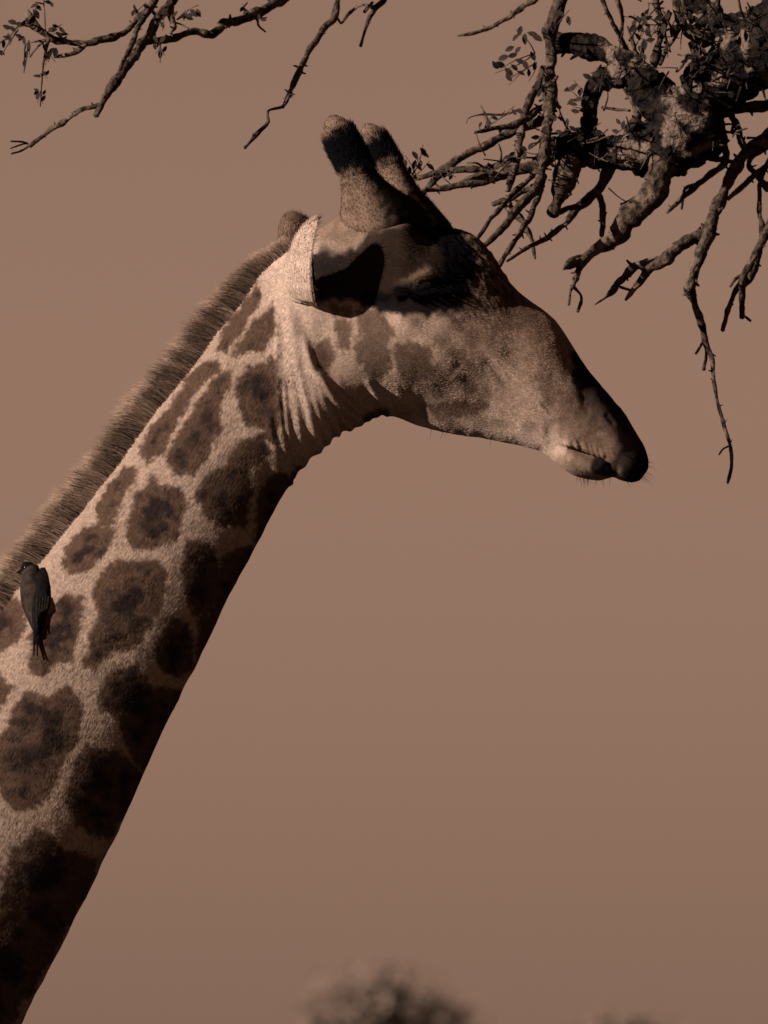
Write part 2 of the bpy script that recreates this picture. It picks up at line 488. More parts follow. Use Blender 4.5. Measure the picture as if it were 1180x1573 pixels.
Nn = grid_normals(base)
ctr = base.mean(1, keepdims=True)
if ((Nn * (base - ctr)).sum(2)).mean() < 0: Nn = -Nn
fadeD = np.ones(NS); fadeD[-14:] = np.linspace(1, 0, 14)
SK = base + Nn * (D * fadeD[:, None] * S)[..., None]
Nn = grid_normals(SK)
if ((Nn * (SK - ctr)).sum(2)).mean() < 0: Nn = -Nn

SPOTS = [
 [(397,440),(400,458),(379,497),(351,544),(337,540),(340,522),(372,472)],
 [(422,476),(425,522),(408,537),(383,547),(363,551),(365,537),(390,504)],
 [(333,561),(338,572),(305,600),(269,661),(240,707),(223,716),(216,697),(233,664),(269,629),(287,579),(305,565)],
 [(354,576),(351,608),(340,629),(337,665),(322,707),(294,734),(269,731),(255,711),(258,697),(287,658),(315,611),(337,576)],
 [(425,558),(429,650),(418,686),(404,665),(379,658),(369,622),(363,597),(376,576),(408,569),(415,554)],
 [(408,675),(411,700),(379,732),(390,754),(379,807),(358,814),(322,800),(305,771),(312,739),(351,722),(365,690)],
 [(460,722),(443,730),(408,739),(400,782),(390,828),(400,838),(430,800)],
 [(233,736),(251,757),(276,754),(287,782),(280,814),(262,839),(233,846),(208,846),(196,828),(201,800),(212,761)],
 [(207,718),(205,745),(190,770),(175,810),(160,815),(150,800),(155,780),(165,755),(188,728)],
 [(175,820),(170,845),(145,880),(120,885),(98,870),(105,840),(120,822),(150,812)],
 [(287,836),(320,838),(335,865),(340,900),(320,945),(312,950),(298,947),(287,915),(282,874)],
 [(345,860),(400,840),(385,885),(345,945),(322,950),(335,905)],
 [(174,874),(244,869),(256,888),(252,928),(230,972),(211,996),(176,1004),(155,1029),(138,1031),(131,1023),(144,1007),(144,975),(157,950),(148,920),(157,896)],
 [(127,918),(129,950),(119,988),(111,1023),(92,1023),(68,1044),(52,1034),(52,994),(41,988),(73,950),(92,928)],
 [(266,956),(287,964),(294,988),(293,1026),(282,1040),(258,1037),(244,1015),(247,988),(255,964)],
 [(310,955),(340,950),(318,1000),(300,1030),(300,985)],
 [(168,1042),(211,1031),(233,1059),(260,1067),(290,1061),(272,1091),(250,1145),(230,1181),(211,1178),(195,1140),(187,1105),(160,1094),(155,1078)],
 [(41,1069),(81,1075),(108,1059),(119,1078),(130,1102),(119,1140),(103,1172),(81,1219),(68,1238),(33,1250),(5,1225),(0,1159),(16,1118)],
 [(-70,1030),(-20,1040),(0,1045),(24,1059),(11,1083),(-20,1110),(-60,1090)],
 [(0,905),(40,930),(40,970),(10,1000),(-40,1010),(-60,960)],
 [(138,1151),(168,1156),(195,1170),(222,1195),(206,1240),(170,1285),(150,1290),(125,1270),(107,1245),(112,1200),(125,1170)],
 [(60,1283),(81,1286),(100,1310),(150,1321),(140,1364),(85,1457),(44,1530),(14,1580),(-40,1600),(-60,1500),(-10,1440),(5,1400),(10,1350),(27,1315)],
 [(-120,1130),(-40,1150),(-15,1200),(-40,1290),(-110,1280),(-150,1200)], [(-30,1320),(-30,1390),(-80,1450),(-150,1420),(-140,1330)],
 [(-250,1300),(-190,1320),(-190,1430),(-270,1480),(-320,1400)], [(-180,1500),(-100,1530),(-110,1640),(-210,1660),(-240,1560)],
 # cheek and jaw
 [(487,535),(505,530),(512,555),(500,578),(487,565)], [(515,503),(532,498),(540,515),(534,540),(520,540)],
 [(548,488),(575,485),(592,512),(600,556),(585,585),(560,575),(548,545),(556,520)], [(608,540),(640,536),(662,552),(655,582),(625,590),(612,570)],
 [(507,478),(520,476),(524,490),(512,496)], [(528,478),(540,480),(540,494),(530,494)], [(575,478),(590,490),(605,520),(594,524),(578,500)],
 [(655,630),(735,622),(752,632),(720,642),(670,642)],
]
for a in range(7):                                           # flank, outside the photograph
    for b in range(3):
        x, y = -1600 + a*185 + (b % 2)*90, 1780 + b*190
        SPOTS.append([(x + 75*math.cos(q)*(1+.2*math.sin(3*q+a)), y + 80*math.sin(q)*(1+.2*math.cos(2*q+b))) for q in np.linspace(0, 2*math.pi, 9)[:-1]])

def spot_field(px, py):
    """signed distance in px, positive inside the nearest patch"""
    sh = px.shape
    nz = np.stack([px.ravel(), py.ravel()], -1)
    x = px.ravel() + (fbm(nz / 17, 3, 31) - .5) * 15
    y = py.ravel() + (fbm(nz / 17, 3, 47) - .5) * 15
    res = np.full(len(x), -60.0)
    for poly in SPOTS:
        p = np.asarray(poly, float)
        lo, hi = p.min(0) - 30, p.max(0) + 30
        m = np.nonzero((x > lo[0]) & (x < hi[0]) & (y > lo[1]) & (y < hi[1]))[0]
        if not len(m): continue
        qx, qy = x[m], y[m]
        dist = np.full(len(m), 1e9); ins = np.zeros(len(m), bool)
        for k in range(len(p)):
            a, b = p[k], p[(k+1) % len(p)]; d = b - a
            t = np.clip(((qx-a[0])*d[0] + (qy-a[1])*d[1]) / (d @ d + 1e-9), 0, 1)
            dist = np.minimum(dist, np.hypot(qx-a[0]-t*d[0], qy-a[1]-t*d[1]))
            c = ((a[1] > qy) != (b[1] > qy)) & (qx < (b[0]-a[0])*(qy-a[1])/(b[1]-a[1]+1e-12) + a[0])
            ins ^= c
        res[m] = np.maximum(res[m], np.where(ins, dist, -dist))
    return res.reshape(sh)

C_LIGHT = np.array([.160, .1145, .092]); C_WHITE = np.array([.235, .173, .144]); C_TAN = np.array([.098, .065, .049])
C_SPOT = np.array([.042, .0255, .0185]); C_CORE = np.array([.0055, .0045, .0058]); C_BLACK = np.array([.0020, .0017, .0026])

def mixc(a, b, t):
    return a * (1 - t[..., None]) + b * t[..., None]

def coat_colour(px, py):
    n2 = np.stack([px, py], -1)
    c = np.broadcast_to(C_LIGHT, px.shape + (3,)).copy()
    head = sstep(620, 740, px) * sstep(760, 700, py)
    c = mixc(c, C_TAN * 1.1, .8 * head)
    q, _ = seg_dist(px, py, [(770, 450), (850, 530), (890, 600)])
    c = mixc(c, C_SPOT * 1.4, .55 * np.exp(-.5*(q/30)**2))
    # pale skin folds and throat, underside of the jaw
    q, _ = seg_dist(px, py, [(440, 400), (446, 520), (456, 600), (470, 680)])
    c = mixc(c, C_WHITE, .8 * np.exp(-.5*(q/26)**2))
    q, _ = seg_dist(px, py, [(640, 655), (720, 664), (800, 668), (850, 690)])
    c = mixc(c, C_WHITE, .85 * np.exp(-.5*(q/13)**2))
    q, _ = seg_dist(px, py, [(690, 570), (760, 640), (845, 665)])
    c = mixc(c, C_WHITE, .4 * np.exp(-.5*(q/20)**2))
    q, _ = seg_dist(px, py, [(600, 605), (650, 605), (690, 650)])
    c = mixc(c, C_WHITE * .85, .7 * np.exp(-.5*(q/20)**2))
    q, _ = seg_dist(px, py, [(600, 500), (640, 520), (700, 540), (740, 560)])
    c = mixc(c, C_LIGHT * 1.1, .7 * np.exp(-.5*(q/11)**2))
    q, _ = seg_dist(px, py, [(740, 545), (790, 585), (830, 610), (880, 600)])
    c = mixc(c, C_LIGHT, .6 * np.exp(-.5*(q/20)**2))
    c = mixc(c, C_WHITE, .8 * np.exp(-.5*(((px-455)/24)**2 + ((py-425)/45)**2)))
    s = spot_field(px, py)
    m = sstep(-7, 1, s + (noise(n2 / 3.5, 90) - .5) * 7)
    hw = 1 - .18 * sstep(470, 520, px) * sstep(720, 690, py)
    c = mixc(c, C_SPOT, m * hw)
    core = sstep(3, 26, s + (fbm(n2 / 12, 3, 77) - .5) * 52) * sstep(.25, .6, fbm(n2 / 30, 2, 60)) * (1 - .75 * sstep(470, 520, px) * sstep(720, 690, py))
    c = mixc(c, C_CORE, np.clip(core, 0, 1) * .82)
    c = mixc(c, C_TAN * .6, .55 * np.exp(-.5*(((px-705)/44)**2 + ((py-598)/30)**2)) * sstep(.3, .6, fbm(n2 / 18, 3, 33)))
    # cheek mottling
    mot = sstep(.48, .68, fbm(n2 / 22, 3, 12)) * sstep(580, 680, px) * sstep(690, 640, py) * sstep(440, 500, py)
    c = mixc(c, C_SPOT * 1.3, .6 * mot)
    # forehead and bridge of the nose: dark mottled hair
    q, _ = seg_dist(px, py, [(660, 370), (720, 390), (770, 450)])
    fz = fbm(np.stack([(px+py)/9, (py-px)/5], -1), 3, 55)
    c = mixc(c, C_SPOT * .38, np.exp(-.5*(q/48)**2) * (.55 + .45*sstep(.35, .6, fz)))
    q, _ = seg_dist(px, py, [(520, 350), (600, 345)])
    c = mixc(c, mixc(np.broadcast_to(C_TAN * .95, c.shape), C_SPOT, .5 * sstep(.45, .75, fbm(n2 / 20, 3, 9))), .9 * sstep(60, 25, q))
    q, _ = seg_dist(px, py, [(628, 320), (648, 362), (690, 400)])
    c = mixc(c, C_BLACK, .95 * sstep(50, 20, q + (noise(n2 / 9, 24) - .5) * 16))  # skull's shaded side painted black, carrying on the dark horn front
    # dark eye surround; the band behind it paints in the ear's cast shadow
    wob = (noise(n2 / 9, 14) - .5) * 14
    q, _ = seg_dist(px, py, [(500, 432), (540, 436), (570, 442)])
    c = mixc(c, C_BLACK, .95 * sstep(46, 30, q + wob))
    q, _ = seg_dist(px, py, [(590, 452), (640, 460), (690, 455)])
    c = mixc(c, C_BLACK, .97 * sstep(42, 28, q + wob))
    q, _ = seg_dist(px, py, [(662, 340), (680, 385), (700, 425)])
    c = mixc(c, C_BLACK, .95 * sstep(48, 26, q + wob))  # unlit side of the skull beside the brow, painted in
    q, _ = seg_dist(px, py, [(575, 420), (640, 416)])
    c = mixc(c, C_TAN * .11, .97 * sstep(44, 34, q + wob*.6))  # brow darkened in colour for its dim light
    q, _ = seg_dist(px, py, [(606, 451), (632, 444), (655, 434)])
    c = mixc(c, C_TAN * .85, .8 * sstep(8, 0, q + (noise(n2 / 4, 61) - .5) * 7 - 5*sstep(610, 650, px)) * sstep(600, 640, px))  # lit upper lid painted as a pale wedge
    # muzzle: dark nose coat, also painting in the side turned from the sun
    q, _ = seg_dist(px, py, [(912, 572), (948, 640), (985, 705)])
    c = mixc(c, C_BLACK,   .985 * sstep(50, 32, q + (noise(n2 / 8, 15) - .5) * 18))
    q, _ = seg_dist(px, py, [(870, 640), (900, 670), (930, 690)])
    c = mixc(c, C_TAN * .75, .7 * np.exp(-.5*(q/24)**2))
    q, _ = seg_dist(px, py, [(915, 716), (940, 724)])
    c = mixc(c, C_BLACK, .9 * sstep(11, 5, q))
    q, _ = seg_dist(px, py, [(975, 735), (992, 715)])
    c = mixc(c, C_BLACK, .9 * sstep(22, 9, q))
    q, _ = seg_dist(px, py, [(565, 640), (590, 634)])
    c = mixc(c, C_CORE, .8 * sstep(13, 6, q))
    c = c * (1 + (fbm(n2 / 5, 2, 4) - .5)[..., None] * .3)
    return np.clip(c, .001, 1)

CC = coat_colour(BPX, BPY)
# far side has the same pattern family
i, j = np.meshgrid(np.arange(NS-1), np.arange(NT), indexing='ij'); i = i.ravel(); j = j.ravel(); j2 = (j+1) % NT
Q = np.stack([i*NT+j, (i+1)*NT+j, (i+1)*NT+j2, i*NT+j2], 1)
capA = np.stack([np.zeros(NT-2, int), np.arange(1, NT-1), np.arange(2, NT)], 1)
capB = (NS-1)*NT + capA[:, ::-1]
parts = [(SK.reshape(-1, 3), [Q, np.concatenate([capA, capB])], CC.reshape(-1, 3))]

giraffe = empty('giraffe', (-.9, 0, 0), 'spotted giraffe in profile with furry horns, facing right under the branches', 'giraffe')
# legs (outside the photograph): thigh to hoof
def leg(pts, rads):
    p = catmull(np.concatenate([np.array(pts), np.array(rads)[:, None]], 1), 40)
    v_, f_ = tube(p[:, :3], p[:, 3], 16)
    c_ = mixc(np.broadcast_to(C_LIGHT, (len(v_), 3)), C_SPOT, sstep(.5, .6, fbm(v_ * 6, 2, 5)) * sstep(.5, 1.2, v_[:, 2]))
    parts.append((v_, f_, c_))
for s_ in (-1, 1):
    leg([(-1.05, .17*s_, 2.35), (-.98, .17*s_, 1.75), (-.95, .16*s_, 1.25), (-.95, .16*s_, 1.0), (-.96, .16*s_, .5), (-.95, .16*s_, .18), (-.90, .16*s_, -.12)],
        [.18, .15, .095, .085, .06, .062, .09])
    leg([(-2.28, .17*s_, 2.15), (-2.22, .18*s_, 1.7), (-2.12, .17*s_, 1.35), (-2.3, .17*s_, 1.0), (-2.28, .17*s_, .5), (-2.27, .17*s_, .18), (-2.22, .17*s_, -.12)],
        [.24, .2, .1, .085, .058, .06, .09])
v_, f_, c_ = merge(parts)
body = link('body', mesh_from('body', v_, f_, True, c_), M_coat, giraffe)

# ------------------------------------------------------------------ fur on neck and head
fur_parts = []
vis = np.nonzero((BPX.max(1) > -140))[0]
i0, i1 = vis.min(), NS - 3
A = SK[i0+1:i1+1] - SK[i0:i1]
B = np.roll(SK[i0:i1], -1, 1) - SK[i0:i1]
area = np.linalg.norm(np.cross(A, B), axis=2)
area[:, NT//2 + 25:NT-25] *= .12                                # far side is thinner
pr = (area / area.sum()).ravel()
NF = 340000
pick = rng.choice(len(pr), NF, p=pr)
pi_, pj_ = pick // NT + i0, pick % NT
fu, fv = rng.random(NF)[:, None], rng.random(NF)[:, None]
pj2 = (pj_ + 1) % NT
root = SK[pi_, pj_]*(1-fu)*(1-fv) + SK[pi_+1, pj_]*fu*(1-fv) + SK[pi_, pj2]*(1-fu)*fv + SK[pi_+1, pj2]*fu*fv
nn = Nn[pi_, pj_]
flow = SK[pi_-1, pj_] - SK[np.minimum(pi_+1, NS-1), pj_]; flow /= np.linalg.norm(flow, axis=1)[:, None] + 1e-12
rx, ry = BPX[pi_, pj_], BPY[pi_, pj_]
down = np.array([0, 0, -1.0])
nz = np.stack([rx / 26, ry / 26], -1)
swirl = np.stack([fbm(nz, 2, 101) - .5, fbm(nz, 2, 103) - .5, fbm(nz, 2, 105) - .5], -1)
d = flow + down * .35 + swirl * .5 + rng.normal(size=(NF, 3)) * .12
d -= nn * (d * nn).sum(1)[:, None]
d /= np.linalg.norm(d, axis=1)[:, None] + 1e-12
d = d * .98 + nn * .17; d /= np.linalg.norm(d, axis=1)[:, None]
ln = (4 + 4 * rng.random(NF)) * S
muz = sstep(820, 930, rx); ln *= (1 - .5 * muz) * (1 - .35*sstep(430, 480, rx)*sstep(760, 720, ry))
fh = np.exp(-.5*(((rx-715)/50)**2 + ((ry-400)/55)**2)); ln *= 1 + .7*fh
fc = CC[pi_, pj_] * (1.05 + .16 * rng.normal(size=NF).clip(-1.6, 1.6))[:, None]
fur_parts.append(hairs(root - nn*.0002, d, ln, np.full(NF, .4*S) * (1 - .3*muz), -nn * .12, 1, np.clip(fc, .002, 1)))

# ------------------------------------------------------------------ horns
def horn(tip_from, band_to, dy):
    n = 90; sides = 48
    path, hr = HPATH[dy]
    v_, f_ = tube(path, hr * S, sides, .05, int(dy*100) + 5, 40)
    from mathutils.kdtree import KDTree
    sk = SK[rows].reshape(-1, 3); kd = KDTree(len(sk))
    for q_, co in enumerate(sk): kd.insert(co, q_)
    kd.balance()
    for q_ in range(n*sides):
        co, _i, ds = kd.find(v_[q_])
        e_ = v_[q_] - path[q_ // sides]
        v_[q_] += e_ / (np.linalg.norm(e_) + 1e-9) * fillet(np.array(ds/S), 60) * S
    # rounded knob
    u = np.concatenate([np.repeat(np.linspace(0, 1, n), sides), [0, 1]])
    px, py = PX(v_)
    n2 = np.stack([px, py], -1)
    e = u + (noise(n2 / 5, 5) - .5) * .07
    c_ = np.broadcast_to(C_TAN * .88, v_.shape).copy()
    c_ = mixc(c_, C_SPOT, .5 * sstep(.45, .75, fbm(n2 / 20, 3, 9)))
    ctr_ = np.concatenate([np.repeat(path, sides, axis=0), path[[0, -1]]])
    rr_ = np.concatenate([np.repeat(hr, sides), hr[[0, -1]]]) * S
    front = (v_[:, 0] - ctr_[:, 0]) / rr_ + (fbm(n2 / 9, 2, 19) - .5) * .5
    c_ = mixc(c_, C_BLACK, .95 * sstep(.15, .6, front - .3*sstep(.10, .02, u)))  # shaded side of the horn painted black along with its dark front hair
    c_ = mixc(c_, C_BLACK, sstep(band_to - .03, band_to + .05, e))
    c_ = mixc(c_, C_TAN * .95, sstep(tip_from - .02, tip_from + .05, e))
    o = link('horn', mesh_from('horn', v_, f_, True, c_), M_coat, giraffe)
    # hair on it
    m = n*sides
    k = rng.integers(0, m, 24000 if dy < 0 else 15000)
    ii = k // sides
    outn = v_[k] - path[ii]; outn /= np.linalg.norm(outn, axis=1)[:, None] + 1e-12
    ax = np.gradient(path, axis=0)[ii]; ax /= np.linalg.norm(ax, axis=1)[:, None]
    uu = u[k]
    band = ((uu > band_to) & (uu < tip_from + .03)).astype(float)
    root_ = v_[k] + rng.normal(size=(len(k), 3)) * .0016
    dd = ax * (-.8 + 1.7*band)[:, None] + outn * (.07 + .36*band)[:, None] + rng.normal(size=(len(k), 3)) * .2
    dd /= np.linalg.norm(dd, axis=1)[:, None]
    ll = (3 + 3*rng.random(len(k)) + 3.5*band) * S
    cc = c_[k] * ((1 + .15*rng.normal(size=len(k))) * (1.4 - .4*band))[:, None]
    fur_parts.append(hairs(root_, dd, ll, (.28 + .2*band)*S, ax*(.2*band)[:, None], 1, np.clip(cc, .002, 1)))
    return o
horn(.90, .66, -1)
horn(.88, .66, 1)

# ------------------------------------------------------------------ ears
def ear(base_p, tip_p, width, open_dir, back_dir, colour_out, colour_in, curl, prof_v, off, depth_k):
    """cupped leaf: base_p, tip_p in (px, py, depth px); a C shaped section that opens towards open_dir"""
    bp = P(base_p[0], base_p[1], base_p[2]*S)
    tp = P(tip_p[0], tip_p[1], tip_p[2]*S)
    ax = tp - bp; Ln = np.linalg.norm(ax); ax /= Ln
    o = np.array(open_dir, float); o -= ax*(o @ ax); o /= np.linalg.norm(o)
    sd = np.cross(ax, o)
    nu, nv = 50, 36
    U = np.linspace(0, 1, nu)**1.15; V = np.linspace(-1, 1, nv)
    prof = np.interp(U, [0, .1, .25, .42, .6, .78, .9, .97, 1], prof_v) * width * S
    out_, inn = [], []
    for thick, lst in ((1.0, out_), (.86, inn)):
        for u_, r in zip(U, prof):
            rr = r * thick
            c0 = bp + ax*Ln*u_ + np.array(back_dir)*0.012*math.sin(u_*math.pi) + o*r*off
            sx_ = rr*V*depth_k; ox = -rr*.95*(1 - np.abs(V)**curl)
            lst.append(c0 + sd*sx_[:, None] + o*ox[:, None])
    g1, g2 = np.array(out_), np.array(inn)
    rip = (fbm(g1.reshape(-1, 3)*60, 2, 2).reshape(nu, nv) - .5)*.0018
    g1 += (o*-1)[None, None]*rip[..., None]
    v_ = np.concatenate([g1.reshape(-1, 3), g2.reshape(-1, 3)])
    i, j = np.meshgrid(np.arange(nu-1), np.arange(nv-1), indexing='ij'); i = i.ravel(); j = j.ravel()
    q1 = np.stack([i*nv+j, i*nv+j+1, (i+1)*nv+j+1, (i+1)*nv+j], 1)
    no = nu*nv
    q2 = q1[:, ::-1] + no
    k = np.arange(nu-1)
    e1 = np.stack([k*nv, (k+1)*nv, (k+1)*nv+no, k*nv+no], 1)
    e2 = np.stack([k*nv+nv-1, k*nv+nv-1+no, (k+1)*nv+nv-1+no, (k+1)*nv+nv-1], 1)
    k = np.arange(nv-1)
    e3 = np.stack([(nu-1)*nv+k, (nu-1)*nv+k+1, (nu-1)*nv+k+1+no, (nu-1)*nv+k+no], 1)
    n3 = fbm(v_*45, 3, 3)
    c_ = np.broadcast_to(np.array(colour_out), v_.shape) * (.78 + .44*n3)[:, None]
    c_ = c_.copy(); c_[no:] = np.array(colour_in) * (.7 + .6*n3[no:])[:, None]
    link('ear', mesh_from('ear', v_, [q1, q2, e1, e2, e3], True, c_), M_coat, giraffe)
    # short hair outside, longer tufts along the rim and inside the cup
    k = rng.integers(0, no, 5000)
    rp = v_[k] + (v_[np.minimum(k + nv, no - 1)] - v_[k])*rng.random(5000)[:, None]*(k < no - nv)[:, None] + sd*rng.normal(size=5000)[:, None]*.0012
    outn = g1.reshape(-1, 3)[k] - (bp + ax*Ln*.5); outn -= ax*(outn @ ax)[:, None]; outn /= np.linalg.norm(outn, axis=1)[:, None]+1e-9
    dd = ax*.9 + outn*.16 + rng.normal(size=(5000, 3))*.12; dd /= np.linalg.norm(dd, axis=1)[:, None]
    fur_parts.append(hairs(rp, dd, (3+4*rng.random(5000))*S, np.full(5000, .2*S), ax*0 + np.zeros((5000, 3)), 1,
                           np.clip(c_[k]*(1+.2*rng.normal(size=5000))[:, None], .002, 1)))
    k = no + rng.integers(0, no, 500)
    dd = o*.9 + ax*.3 + rng.normal(size=(500, 3))*.3; dd /= np.linalg.norm(dd, axis=1)[:, None]
    fur_parts.append(hairs(v_[k], dd, (6+8*rng.random(500))*S, np.full(500, .5*S), np.tile(ax*.2, (500, 1)), 1, np.clip(C_TAN*.5 + np.zeros((500, 3)), 0, 1)))
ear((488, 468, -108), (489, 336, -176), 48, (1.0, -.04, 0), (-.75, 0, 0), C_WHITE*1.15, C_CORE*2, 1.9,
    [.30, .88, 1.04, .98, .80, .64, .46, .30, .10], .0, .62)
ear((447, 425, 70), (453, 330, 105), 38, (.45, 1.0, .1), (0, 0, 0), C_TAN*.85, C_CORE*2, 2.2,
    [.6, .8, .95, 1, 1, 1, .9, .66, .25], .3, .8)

# ------------------------------------------------------------------ eye, lashes, whiskers
def skin_at(px, py):
    q = (BPX[:, :NT//2] - px)**2 + (BPY[:, :NT//2] - py)**2
    k = np.unravel_index(np.argmin(q), q.shape)
    return SK[k], Nn[k]
# folds of skin at the root of the near ear
for k, (pts, r) in enumerate([([(440, 418), (446, 440), (462, 457), (486, 466)], 8), ([(446, 412), (454, 432), (470, 447), (490, 456)], 7),
                              ([(438, 436), (446, 456), (464, 472), (482, 476)], 6)]):
    pp = catmull(np.array(pts, float), 24)
    path = np.array([skin_at(x, y)[0] + skin_at(x, y)[1]*.004 for x, y in pp])
    rr = r*S*np.sin(np.linspace(.3, math.pi-.25, 24))
    v_, f_ = tube(path, rr, 10, .1, k, 60)
    link('ear_fold', mesh_from('ear_fold', v_, f_, True, np.broadcast_to(C_WHITE*.85, v_.shape)), M_coat, giraffe)

c, n_ = skin_at(648, 456)
v_, f_ = ellipsoid(c - n_*.016, (.024, .018, .019))
link('eye', mesh_from('eye', v_, f_), M_eye, giraffe)
rt, dr = [], []
for k in range(170):
    u = k/169
    x = 604 + 84*u + random.uniform(-2, 2); y = 455 + 6*math.sin(u*math.pi) - 8*u + random.uniform(-2, 2)
    c, n_ = skin_at(x, y)
    rt.append(c); dd = n_*.55 + np.array([.75, -.1, -.75]) + np.array([random.gauss(0, .15), 0, random.gauss(0, .15)])
    dr.append(dd/np.linalg.norm(dd))
v_, f_, _ = hairs(np.array(rt), np.array(dr), (14+14*rng.random(170))*S, np.full(170, .8*S), np.tile([[.1, 0, .2]], (170, 1)), 3)
link('eyelashes', mesh_from('eyelashes', v_, f_), M_lash, giraffe)

rt, dr, ll = [], [], []
for k in range(120):
    zone = random.random()
    if zone < .5: x, y = random.uniform(955, 994), random.uniform(700, 738); dv = np.array([1.0, -.2, -.35])
    elif zone < .95: x, y = random.uniform(885, 935), random.uniform(718, 732); dv = np.array([.15, -.2, -1])
    else: x, y = random.uniform(640, 840), random.uniform(655, 690); dv = np.array([-.1, -.1, -1])
    c, n_ = skin_at(x, y)
    dv = dv + n_*.4 + rng.normal(size=3)*.25
    rt.append(c); dr.append(dv/np.linalg.norm(dv)); ll.append((8 + 14*random.random())*S)
v_, f_, _ = hairs(np.array(rt), np.array(dr), np.array(ll), np.full(120, .3*S), np.tile([[0, 0, -.15]], (120, 1)), 3)
link('whiskers', mesh_from('whiskers', v_, f_), M_lash, giraffe)['kind'] = 'stuff'

# ------------------------------------------------------------------ mane
NM = 15000
dorsal_len = np.concatenate([[0], np.cumsum(np.linalg.norm(np.diff(SS[:, :2], axis=0), axis=1))])
ia = np.searchsorted(SS[:, 0], -260); ib = np.searchsorted(SS[:, 0], 452)
dl = np.diff(dorsal_len[ia:ib+1]); pr = dl/dl.sum()
k = ia + rng.choice(len(pr), NM, p=pr)
lat = rng.uniform(-1, 1, NM)
j = np.round(lat * 15).astype(int) % NT
root = SK[k, j] + (SK[k+1, j] - SK[k, j])*rng.random(NM)[:, None]
crest = SK[np.minimum(k+6, NS-1), 0] - SK[k-6, 0]; crest /= np.linalg.norm(crest, axis=1)[:, None]
outw = np.stack([-crest[:, 2], np.zeros(NM), crest[:, 0]], -1)
clump = fbm(np.stack([dorsal_len[k]/7, lat*1.5], -1), 2, 40) - .5
d = outw + np.array([0, -1.0, 0])*(.16*lat)[:, None] - crest*(.10 + .5*clump)[:, None] + rng.normal(size=(NM, 3))*.07
d /= np.linalg.norm(d, axis=1)[:, None]
along = SS[k, 0]
ln = 55*(1 - .55*sstep(340, 450, along)) * (1 + .30*clump) * (1 - .16*np.abs(lat)) * (.82 + .25*rng.random(NM)) * S
n3 = fbm(np.stack([dorsal_len[k]/16, lat], -1), 2, 44)
mc = mixc(np.broadcast_to(np.array([.125, .084, .064]), (NM, 3)), np.broadcast_to(np.array([.060, .040, .031]), (NM, 3)), sstep(.3, .7, n3)) * (1 + .35*rng.normal(size=NM).clip(-1.6, 1.8))[:, None]
mv, mf, mcv = hairs(root, d, ln, np.full(NM, .6*S), -crest*.12 + np.array([0, 0, -.06]), 4, np.clip(mc, .006, 1))
link('mane', mesh_from('mane', mv, mf, True, mcv), M_fur, giraffe)

v_, f_, c_ = merge(fur_parts)
fo = link('coat_fur', mesh_from('coat_fur', v_, f_, True, c_), M_fur, giraffe)
fo['kind'] = 'stuff'

# ------------------------------------------------------------------ oxpecker on the neck
_b0, _b1 = skin_at(48, 880)[0][1] / S, skin_at(57, 1000)[0][1] / S
def NZ(x, y, q):
    return np.array([*P(x, y, (q + _b0 + (_b1 - _b0)*(y - 880)/120) * S)])
bird = empty('oxpecker', tuple(NZ(58, 975, 0)), 'small dark bird clinging upright to the side of the giraffe neck', 'bird')
M_bird = mat_noise('bird_brown', (.0015, .0014, .0022), (.005, .004, .0045), 90, .9, .03, .5)
M_breast = mat_noise('bird_breast', (.006, .0045, .004), (.022, .015, .012), 70, .9, .03, .3)
M_feather = mat_noise('bird_feather', (.003, .0026, .003), (.010, .0075, .007), 200, .9, .03, .4)
M_beak = mat_noise('bird_beak', (.025, .016, .013), (.045, .028, .022), 60, .4, .4, 0)
def lofted(pts, sides=18, rough=.03, seed=1):
    a = catmull(np.array(pts, float), 30)
    path = np.array([NZ(*q[:3]) for q in a])
    return tube(path, a[:, 3]*S, sides, rough, seed, 90)
BD = -14
v_, f_ = lofted([(42, 868, BD, 3), (45, 874, BD, 11), (49, 886, BD, 16), (52, 903, BD, 21), (53, 925, BD, 20), (55, 945, BD, 15), (57, 965, BD, 8), (57, 972, BD, 4)])
bb = link('body', mesh_from('bird_body', v_, f_), M_breast, bird)
v_, f_ = ellipsoid(NZ(43, 873, BD - 2), (12*S, 11*S, 10.5*S))
link('head', mesh_from('bird_head', v_, f_), M_bird, bird)
v_, f_ = lofted([(35, 873, BD-2, 4), (29, 876, BD-2, 3.2), (23, 880, BD-2, 1)], 8, 0)
link('beak', mesh_from('bird_beak', v_, f_), M_beak, bird)
v_, f_ = ellipsoid(NZ(39, 871, BD - 12), (2.4*S, 1.6*S, 2.4*S), None, 10, 6)
link('eye', mesh_from('bird_eye', v_, f_), M_eye, bird)
for sgn in (-1, 1):
    w0 = BD - 15 if sgn < 0 else BD + 12
    a = catmull(np.array([(66, 874, w0, 5), (67, 888, w0, 12), (65, 908, w0 - 3, 14), (62, 932, w0 - 2, 13), (58, 955, w0 + 2, 9), (55, 976, w0 + 6, 3)], float), 26)
    path = np.array([NZ(*q[:3]) for q in a])
    v_, f_ = tube(path, a[:, 3]*S, 14)
    yc = np.concatenate([np.repeat(path[:, 1], 14), path[[0, -1], 1]]); v_[:, 1] = yc + (v_[:, 1] - yc)*.4
    wo = link('wing', mesh_from('wing', v_, f_), M_bird, bird)
    if sgn < 0:
        for q_ in range(5):
            x0 = 59 + q_*4
            v_, f_ = lofted([(x0, 905 + q_*3, w0 - 8, 2.5), (x0 - 1.5 - q_*.4, 935, w0 - 9, 2.8), (57 + q_*.7, 966 - q_*6, w0 - 3, 1)], 6, .1, q_)
            link('feather', mesh_from('feather', v_, f_), M_feather, wo)
